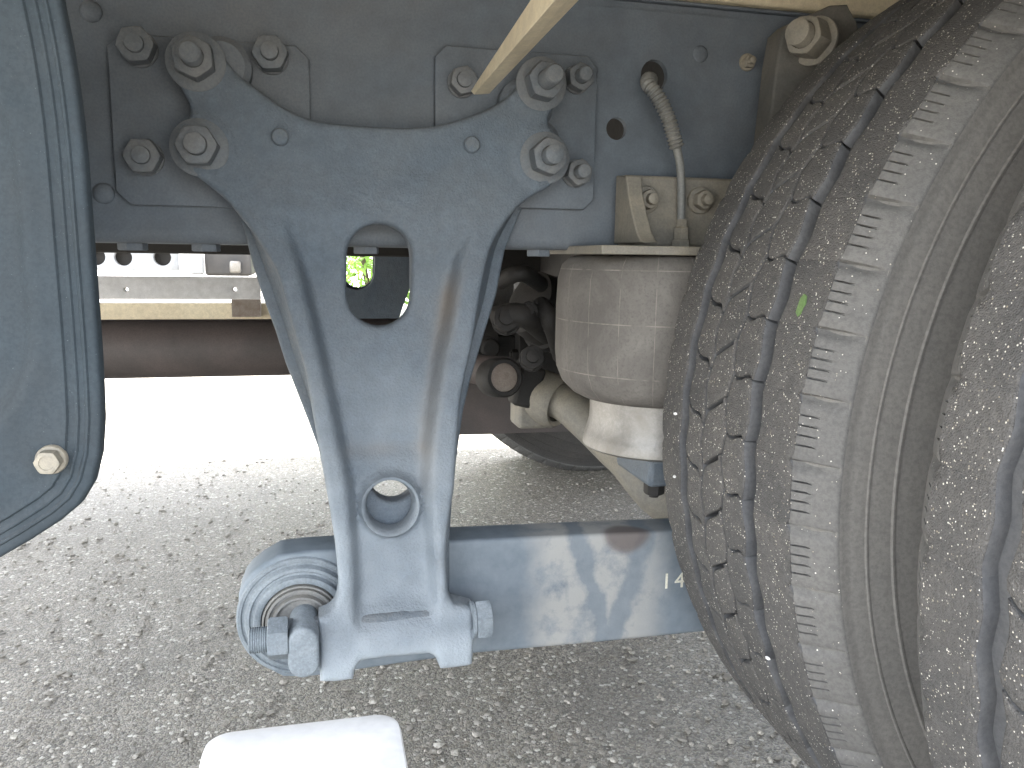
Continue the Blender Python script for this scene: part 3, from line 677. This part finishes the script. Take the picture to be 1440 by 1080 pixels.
def block_mesh(k):
    """one tread block of row k, with its chamfered top and walls"""
    i, j, o, sl, gs, gl = rows[k]; mb = MB(); n = 9
    w0, w1 = B_[i](0), B_[j](0)
    def sc(t, e):
        fr = (t-w0)/(w1-w0); return (o+e)*PL+sl*PL*(fr-.5)*1.0 + (.06*PL*math.sin(fr*math.pi*2) if k in (1, 3) else 0)
    def loop(ins, dr):
        L = []; ts = np.linspace(0, 1, 6)
        s0_, s1_ = sc(w0, 0)+gs+ins, sc(w0, 1)-gs-ins
        for s in np.linspace(s0_, s1_, n): L.append((s, B_[i](s)+(gl+ins if i else .0055*(math.exp(-((s-s0_)/.004)**2)+math.exp(-((s-s1_)/.005)**2)))))
        for f in ts[1:-1]: t = w0+(w1-w0)*f; L.append((sc(t, 1)-gs-ins, t))
        s0_, s1_ = sc(w1, 1)-gs-ins, sc(w1, 0)+gs+ins
        for s in np.linspace(s0_, s1_, n): L.append((s, B_[j](s)-(gl+ins if j != 7 else .0055*(math.exp(-((s-s0_)/.004)**2)+math.exp(-((s-s1_)/.005)**2)))))
        for f in ts[1:-1][::-1]: t = w0+(w1-w0)*f; L.append((sc(t, 0)+gs+ins, t))
        return [cyl(s, t, crown(t)+dr) for s, t in L], L
    l0, _ = loop(0, -.013); l1, _ = loop(0, -.0016); l2, L2 = loop(.0007, -.0003); l3, _ = loop(.0018, 0)
    mb.ring_loft([l0, l1, l2, l3])
    N = len(l3); base = 3*N
    # top: quads between the two long sides
    m_ = 4; top = n*2+2*m_
    a = [base+q for q in range(n)]; c = [base+n+m_+n-1-q for q in range(n)]
    e = [base+n+q for q in range(m_)]; g2 = [base+2*n+m_+m_-1-q for q in range(m_)]
    colA = a; rowsv = [a]
    for q in range(m_):
        f = (q+1)/(m_+1); r0 = len(mb.v); line = [g2[q]]
        for x in range(1, n-1):
            u = x/(n-1); sA = L2[x]; sB = L2[n+m_+n-1-x]
            s = sA[0]*(1-f)+sB[0]*f; t = sA[1]*(1-f)+sB[1]*f
            mb.v.append(tuple(cyl(s, t, crown(t)))); line.append(len(mb.v)-1)
        line.append(e[q]); rowsv.append(line)
    rowsv.append(c)
    for q in range(len(rowsv)-1):
        for x in range(n-1): mb.f.append((rowsv[q][x], rowsv[q][x+1], rowsv[q+1][x+1], rowsv[q+1][x]))
    me = mb.mesh('tread_block'); me.materials.append(MAT['tread']); me.materials.append(MAT['groove'])
    for p in me.polygons[:N]: p.material_index = 1
    me.polygons.foreach_set('use_smooth', [True]*len(me.polygons)); me.set_sharp_from_angle(angle=math.radians(50)); return me
def lug_mesh(side):
    """shoulder lug: rounded strip from the tread edge down the flank with four sipes and a scallop at its end"""
    prof = [(0.0015, -.0005), (-.001, -.001), (-.004, -.003), (-.008, -.0062), (-.0125, -.0095), (-.018, -.0135), (-.0225, -.0172), (-.0258, -.0208), (-.0268, -.0232), (-.026, -.0265)]
    ss = set(np.linspace(0, 1, 30)); sp = (.26, .41, .56, .71)
    for c in sp:
        for d in (-.016, -.009, 0, .009, .016): ss.add(c+d)
    ss = sorted(ss); mb = MB(); loops = []
    ph = rows[0][2] if side == 0 else rows[4][2]
    for u in ss:
        L = []
        for q, (t, r) in enumerate(prof):
            fr = q/(len(prof)-1); cut = 0
            for c in sp:
                if abs(u-c) < .0135 and 1 <= q <= 3: cut = .0045
            e = min(u, 1-u); notch = (.0062*math.exp(-((1-u)/.10)**2)+.0062*math.exp(-(u/.022)**2)+.0012*math.exp(-(u/.12)**2))*(math.sin(math.pi*min(1, .22+fr*.95)))
            if fr > .8: notch *= .15
            d = cut+notch
            tt = t+d*.75; r_ = crown(0)+r-d*.6
            p = cyl((u+ph)*PL, tt if side == 0 else TW-tt, r_); L.append(p)
        loops.append(L)
    mb.ring_loft(loops, False)
    me = mb.mesh('shoulder_lug'); me.materials.append(MAT['lug'])
    me.polygons.foreach_set('use_smooth', [True]*len(me.polygons)); me.set_sharp_from_angle(angle=math.radians(45)); return me
BM = [block_mesh(k) for k in range(5)]; LM = [lug_mesh(0), lug_mesh(1)]
def carcass():
    side = [(.0262, .0225), (.027, .027), (.0262, .030), (.0275, .034), (.0292, .0435), (.0306, .0441), (.0306, .0455), (.0297, .0464), (.0312, .052), (.0335, .062), (.0352, .0628), (.0352, .0645), (.0342, .0655), (.037, .080), (.039, .092), (.0408, .0926), (.0408, .0945), (.0396, .0955), (.0405, .118), (.038, .145), (.030, .175), (.018, .205), (.010, .213)]
    pf = [(TR-.004-r, -t) for t, r in reversed(side)]
    base = [(crown(0)-.006, .003), (TR-.0165, .012), (TR-.0135, .03), (TR-.013, TW/2), (TR-.0135, TW-.03), (TR-.0165, TW-.012), (crown(0)-.006, TW-.003)]
    pf = pf+base+[(TR-.004-r, TW+t) for t, r in side]
    pf += [(.275, TW*.7), (.27, TW*.5), (.275, TW*.3)]; pf.append(pf[0])
    mb = MB().lathe([(r, h-TW/2) for r, h in pf], Matrix.Rotation(-math.pi/2, 4, 'X'), 248, False)
    me = mb.mesh('tyre'); me.materials.append(MAT['sidewall']); me.materials.append(MAT['groove'])
    for p in me.polygons:
        if abs(p.center.y) < TW/2-.002 and math.hypot(p.center.x, p.center.z) > .4: p.material_index = 1
    me.polygons.foreach_set('use_smooth', [True]*len(me.polygons)); me.set_sharp_from_angle(angle=math.radians(45)); return me
CM = carcass()
rimprof = [(.20, -.04), (.275, -.105), (.288, -.105), (.288, -.098), (.278, -.09), (.27, -.06), (.268, .06), (.278, .09), (.288, .098), (.288, .105), (.275, .105), (.26, .07), (.20, -.02), (.20, -.04)]
RM = MB().lathe(rimprof, Matrix.Rotation(-math.pi/2, 4, 'X'), 64, False).mesh('rim'); RM.materials.append(MAT['grey_metal'])
RM.polygons.foreach_set('use_smooth', [True]*len(RM.polygons)); RM.set_sharp_from_angle(angle=math.radians(40))
def tyre(yc, label, sector, detail=True, rot=0.0, lugsides=(0, 1)):
    T = mesh_obj('tyre', CM, None, truck, None); c = (.834, yc, .489)
    T.matrix_basis = Matrix.Translation(c); tag(T, label)
    R_ = bpy.data.objects.new('rim', RM); COL.objects.link(R_); R_.parent = T
    rest = MB(); restl = MB()
    for i in range(NP):
        a = i*PA+rot; ang = math.degrees(math.atan2(math.sin(a), math.cos(a)))
        m = Matrix.Rotation(a, 4, 'Y')          # +a lifts -x upwards
        if detail and sector[0] <= ang <= sector[1]:
            for k in range(5):
                b = bpy.data.objects.new('tread_block', BM[k]); COL.objects.link(b); b.parent = T; b.matrix_basis = m
            for k in lugsides:
                b = bpy.data.objects.new('shoulder_lug', LM[k]); COL.objects.link(b); b.parent = T; b.matrix_basis = m
        else:
            for k in range(5): rest.add([m @ v.co for v in BM[k].vertices], [tuple(p.vertices) for p in BM[k].polygons])
            for k in lugsides: restl.add([m @ v.co for v in LM[k].vertices], [tuple(p.vertices) for p in LM[k].polygons])
        for k in (0, 1):
            if detail and k not in lugsides: restl.add([m @ v.co for v in LM[k].vertices], [tuple(p.vertices) for p in LM[k].polygons])
    for mb, nm, mt in ((rest, 'tread', 'tread'), (restl, 'shoulder', 'lug')):
        if mb.v:
            me = mb.mesh(nm, False); o = mesh_obj(nm, me, MAT[mt], T, 45); o['kind'] = 'stuff'
    return T
# the pitch phase is measured from the notches on the shoulder
t_in = tyre(.51+TW/2, 'inner tyre of the twin pair, its worn tread full of grit', (-62, 62), True, math.radians(1.7), (0,))
t_out = tyre(.3745-TW/2, 'outer tyre of the twin pair, wide gritty tread blocks', (-62, 50), True, math.radians(3.6), (1,))
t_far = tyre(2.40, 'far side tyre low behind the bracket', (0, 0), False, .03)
t_far.data = CM.copy(); t_far.data.materials[0] = MAT['fartread']; t_far.data.materials[1] = MAT['fartread']  # underbody shade put into this tyre's darker rubber colour
# grit and leaf caught in the tread
def chip(px, py, Y, s, mat, label, cat, name, ang=0):
    # lies on the tread surface of the inner tyre
    p = at(px, py, Y); a = math.atan2(p.z-.489, .834-p.x); r = crown(Y-.51)+.0
    c = Vector((.834-r*math.cos(a), Y, .489+r*math.sin(a)))
    mb = MB(); k = IV*[s[0], s[1], s[2]]*(1+.18*rng.standard_normal((len(IV), 1)))
    nrm = Vector((-math.cos(a), 0, math.sin(a)))
    m = frame(c+nrm*s[2]*.4, nrm) @ Matrix.Rotation(ang, 4, 'Z')
    mb.add([m @ Vector(v) for v in k], [tuple(f) for f in IF]); o = mb.build(name, mat, None, 60); return tag(o, label, cat)
for px, py, Y, lab in ((1083, 924, .566, 'white stone chip wedged in the tread groove near the tyre foot'), (953, 670, .705, 'white chip stuck on the inner tread beside the trailing arm'), (953, 582, .705, 'white chip stuck on the inner tread beside the piston')):
    for it in range(6): pass
    chip(px, py, Y, (.004, .0018, .0014), MAT['white'], lab, 'stone', 'stone_chip', .2)
lf = [(0, 0), (.003, .002), (.0035, .007), (.0055, .010), (.004, .016), (.001, .0175), (-.002, .014), (-.0035, .008), (-.002, .003)]
Yl = .535; p = at(1130, 432, Yl); a = math.atan2(p.z-.489, .834-p.x); nrm = Vector((-math.cos(a), 0, math.sin(a))); c = Vector((.834, Yl, .489))+nrm*(crown(Yl-.51)+.0006)
tan = Vector((math.sin(a), 0, math.cos(a))); mb = MB(); n = len(lf)
mb.add([c+Vector((0, -x*.0-x, 0))*1.0+tan*(z-.008)+nrm*(.0002+.0012*abs(math.sin(z*400))) for x, z in lf]+[c+Vector((0, -x, 0))+tan*(z-.008)-nrm*.0004 for x, z in lf], [tuple(range(n)), tuple(reversed(range(n, 2*n)))]+[(i, (i+1) % n, (i+1) % n+n, i+n) for i in range(n)])
MAT['leafbit'] = paint('torn_leaf', (.11, .2, .06), (.2, .28, .12), .4, .6, .3, dsc=200)
tag(mb.build('leaf', MAT['leafbit'], None, 30), 'torn scrap of green leaf stuck on the tyre shoulder rib', 'leaf')

# ------------------------------------------------------------------ dark pressed panel at the other end
PY = .52
edge = [(60,-260),(72,-120),(85,0),(97,60),(108,130),(117,210),(124,300),(130,380),(136,460),(141,540),(143,590),(140,640),(130,680),(112,710),(85,733),(40,762),(0,785),(-100,838),(-220,895),(-330,930),(-440,915),(-520,850),(-560,740),(-570,500),(-570,100),(-550,-180),(-480,-300),(-350,-350),(-150,-360),(-10,-345),(40,-310)]
pe = catmull([at(a, b, PY) for a, b in edge], .012, True); pe = [(p.x, p.z) for p in pe]
Ar = np.array(pe); Tg = np.roll(Ar, -1, 0)-np.roll(Ar, 1, 0); Tg /= np.linalg.norm(Tg, axis=1)[:, None]; Nn = np.stack([-Tg[:, 1], Tg[:, 0]], 1)
if not inpoly([Ar[0, 0]+Nn[0, 0]*.01], [Ar[0, 1]+Nn[0, 1]*.01], pe)[0]: Nn = -Nn
prof = [(.002, .013), (0, .011), (0, .003), (.0008, .001), (.0025, 0), (.0062, .0004), (.0072, -.0008), (.0082, -.0008), (.0094, .0003), (.0118, .0004), (.0128, -.0007), (.0137, -.0007), (.0150, .0004), (.0182, .0006), (.0193, -.0009), (.0205, -.0010), (.0228, .0001), (.028, .0)]
lps = [[(Ar[i, 0]+Nn[i, 0]*d, PY+dy, Ar[i, 1]+Nn[i, 1]*d) for i in range(len(pe))] for d, dy in prof]
pan = MB().ring_loft(lps, True, True, False).build('side_panel', MAT['fender'], truck, 40); tag(pan, 'dark blue pressed metal panel with ridged rim and one bolt')
inner = [(Ar[i, 0]+Nn[i, 0]*.0279, Ar[i, 1]+Nn[i, 1]*.0279) for i in range(len(pe))]
rec = catmull([at(a, b, PY) for a, b in ((-20,110),(8,150),(22,200),(32,300),(40,400),(45,470),(40,520),(20,565),(-10,600),(-80,640),(-250,720),(-380,700),(-430,600),(-440,300),(-420,140),(-330,90),(-150,85))], .012, True)
rec = [(p.x, p.z) for p in rec]
def pfront(x, z):
    d = segdist(x, z, [rec]); ins = inpoly(x, z, rec)
    return PY+np.where(ins, .009*sm(0, .007, d), 0)
relief('panel_face', inner, [], MAT['fender'], pfront, lambda x, z: np.full(len(x), PY+.012), .0055, pan, 0, 60)
bp = at(74, 645, PY); bolt(Vector((bp.x, PY-.001, bp.z)), pan, .0128, .008, .004, 0, .0088, 'dusty', spin=.45)
MB().box((-.42, PY+.03, .55), (-.34, RAIL_Y-.003, .85)).build('panel_stay', MAT['dark_body'], pan, bev=.004)

# ------------------------------------------------------------------ pale strut from the body
tipL, tipM, tipR = at(662, 128, .80), at(666, 133, .782), at(687, 132, .79)
dirv = (at(800, -20, .50)-at(674, 131, .79)); k = 1.35
topL, topM, topR = at(746, 0, .61), at(780, 0, .545), at(813, 0, .56)
def ext(a, b): return a+(b-a)*2.6
loop0 = [tipL, tipM, tipR]; loop1 = [ext(tipL, topL), ext(tipM, topM), ext(tipR, topR)]
th = Vector((0.0016, .004, .001))
def shell(l): return [l[0], l[1], l[2], l[2]+th, l[1]+th*1.6, l[0]+th]
strut = MB().ring_loft([shell(loop0), shell(loop1)], True, True, True).build('body_strut', MAT['cream'], truck, 25, bev=.0007); tag(strut, 'pale cream angle strut slanting down to the rail')

# ------------------------------------------------------------------ far side guard rails of the truck
def zrow(y0, y1, Y, x=250): return at(x, y1, Y).z, at(x, y0, Y).z
GY = 2.5; z0, z1 = zrow(389, 421, GY); xe = at(366, 405, GY).x
h1 = at(177, 407, GY); h2_ = at(330, 407, GY)
gr = relief('side_guard', [(-3.0, z0), (xe, z0), (xe, z1), (-3.0, z1)], [circle((h1.x, h1.z), .0058, 16), circle((h2_.x, h2_.z), .0058, 16)], MAT['grey_metal'], const(GY), const(GY+.03), None, truck, .003); tag(gr, 'light grey side guard rail on the far side')
z0, z1 = zrow(426, 449, GY+.08); MB().box((-3.0, GY+.07, z0), (at(398, 440, GY+.08).x, GY+.11, z1)).build('lower_rail', MAT['cream'], gr, bev=.003)
q0 = at(326, 446, GY+.03); q1 = at(366, 421, GY+.03); MB().box((q0.x, GY+.032, q0.z), (q1.x, GY+.068, q1.z)).build('rail_joint', MAT['rust'], gr, bev=.002)
for x in (-2.6, -1.5): MB().box((x, GY-.04, z0), (x+.05, GY-.002, 1.06)).build('guard_post', MAT['dark_body'], gr)

# ------------------------------------------------------------------ white box on the asphalt in front
bz = .40; c0 = at(288, 1033, Z=bz); c1 = at(560, 994, Z=bz)
x0, x1, y1_ = c0.x, c1.x, (c0.y+c1.y)/2; y0_ = y1_-.12
def rrect(x0, x1, y0, y1, r, z, n=6):
    o = []
    for cx, cy, s in ((x1-r, y1-r, 0), (x0+r, y1-r, 1), (x0+r, y0+r, 2), (x1-r, y0+r, 3)):
        for i in range(n+1): t = s*math.pi/2+i*math.pi/2/n; o.append((cx+r*math.cos(t), cy+r*math.sin(t), z))
    return o
lp = [rrect(x0+d, x1-d, y0_+d, y1_-d, max(.003, .014-d), z) for d, z in ((.010, .0), (.006, .004), (.004, .33), (.0, .33), (.0, bz-.004), (.0012, bz-.001), (.004, bz), (.022, bz))]
tag(MB().ring_loft(lp, True, True, True).build('white_box', MAT['white'], None, 40), 'bright white lidded box with rounded corners on the asphalt below the bracket', 'box')

# ------------------------------------------------------------------ another truck parked beyond, shrubs behind
pk = bpy.data.objects.new('parked_truck', None); pk.location = (-2, 5.4, 0); COL.objects.link(pk); tag(pk, 'light grey truck chassis parked beyond, seen under the blue-grey truck', 'truck')
KY = 4.9; z0, z1 = at(250, 381, KY).z, 1.0
ka = at(173, 362, KY); kb = at(228, 362, KY); kc = at(135, 361, KY); xr_ = at(252, 370, KY).x
relief('chassis_rail', [(-4.5, z0), (xr_, z0), (xr_, z1), (-4.5, z1)], [circle((k.x, k.z), .047, 20) for k in (ka, kb, kc)], MAT['silver'], const(KY), const(KY+.04), None, pk, .004)
MB().box((-4.5, KY+.06, z0+.012), (xr_-.02, KY+.09, 1.0)).build('inner_rail', MAT['oily'], pk)
p0, p1 = at(253, 391, KY-.05), at(266, 355, KY-.05); MB().box((p0.x, KY-.06, p0.z), (p1.x, KY-.045, p1.z+.2)).build('upright', MAT['white'], pk, bev=.004)
p0, p1 = at(268, 386, KY-.05), at(286, 358, KY-.05); MB().box((p0.x, KY-.07, p0.z), (p1.x, KY-.02, p1.z)).build('marker_lamp', MAT['silver'], pk, bev=.012)
p0, p1 = at(288, 388, KY+.05), at(352, 340, KY+.05); MB().box((p0.x, KY+.05, p0.z), (p1.x, KY+.4, p1.z)).build('air_tank_bracket', MAT['dark_body'], pk, bev=.02)
p0, p1 = at(323, 384, KY), at(338, 367, KY); MB().box((p0.x, KY-.01, p0.z), (p1.x, KY+.04, p1.z)).build('lamp', MAT['alu'], pk, bev=.012)
MB().box((-6, KY+.1, 1.05), (2.5, KY+2.1, 1.9)).build('load_body', MAT['whitebody'], pk)
for x in (-4.2, 2.0):
    for yy in (KY+.05, KY+1.5):
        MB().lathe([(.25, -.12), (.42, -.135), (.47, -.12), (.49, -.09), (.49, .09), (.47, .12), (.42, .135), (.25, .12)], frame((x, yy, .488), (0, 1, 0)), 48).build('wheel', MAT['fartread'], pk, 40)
def shrub(x, y, rx, h, lab):
    r = bpy.data.objects.new('shrub', None); r.location = (x, y, 0); COL.objects.link(r); tag(r, lab, 'shrub', 'shrubs beyond the trucks')
    tb = MB()
    for i in range(6): 
        a = random.random()*6.28; tb.tube([(x, y, 0), (x+.15*math.cos(a), y+.15*math.sin(a), h*.35), (x+rx*.6*math.cos(a), y+rx*.6*math.sin(a), h*.8)], [.03, .02, .006], 6)
    tb.build('stem', MAT['bark'], r)
    n = 5200; P = rng.standard_normal((n, 3)); P /= np.linalg.norm(P, axis=1)[:, None]; P *= (rng.random((n, 1))**.4)
    cl = np.array([noise.noise(Vector(q*2.2)) for q in P]); P *= (1+.35*cl)[:, None]
    C = P*[rx, rx*.8, h*.5]+[x, y, h*.52]; C = C[C[:, 2] > .03]
    vs_ = []; fs_ = []
    for i, c in enumerate(C):
        u = Vector(rng.standard_normal(3)).normalized(); v = u.orthogonal().normalized(); s = .045*random.uniform(.7, 1.4); c = Vector(c)
        vs_ += [c-u*s, c+v*s*.45, c+u*s, c-v*s*.45]; fs_.append((4*i, 4*i+1, 4*i+2, 4*i+3))
    me = bpy.data.meshes.new('crown'); me.from_pydata([tuple(v) for v in vs_], [], fs_); me.update(); o = mesh_obj('crown', me, MAT['leaf'], r, None)
shrub(.6, 9.5, 1.1, 2.1, 'sunlit green shrub seen through the bracket slot')
shrub(2.6, 10, 1.3, 2.6, 'green shrub growing beyond the far tyre')
shrub(4.8, 9.8, 1.3, 2.4, 'green shrub at the end of the hedge behind the twin tyres')
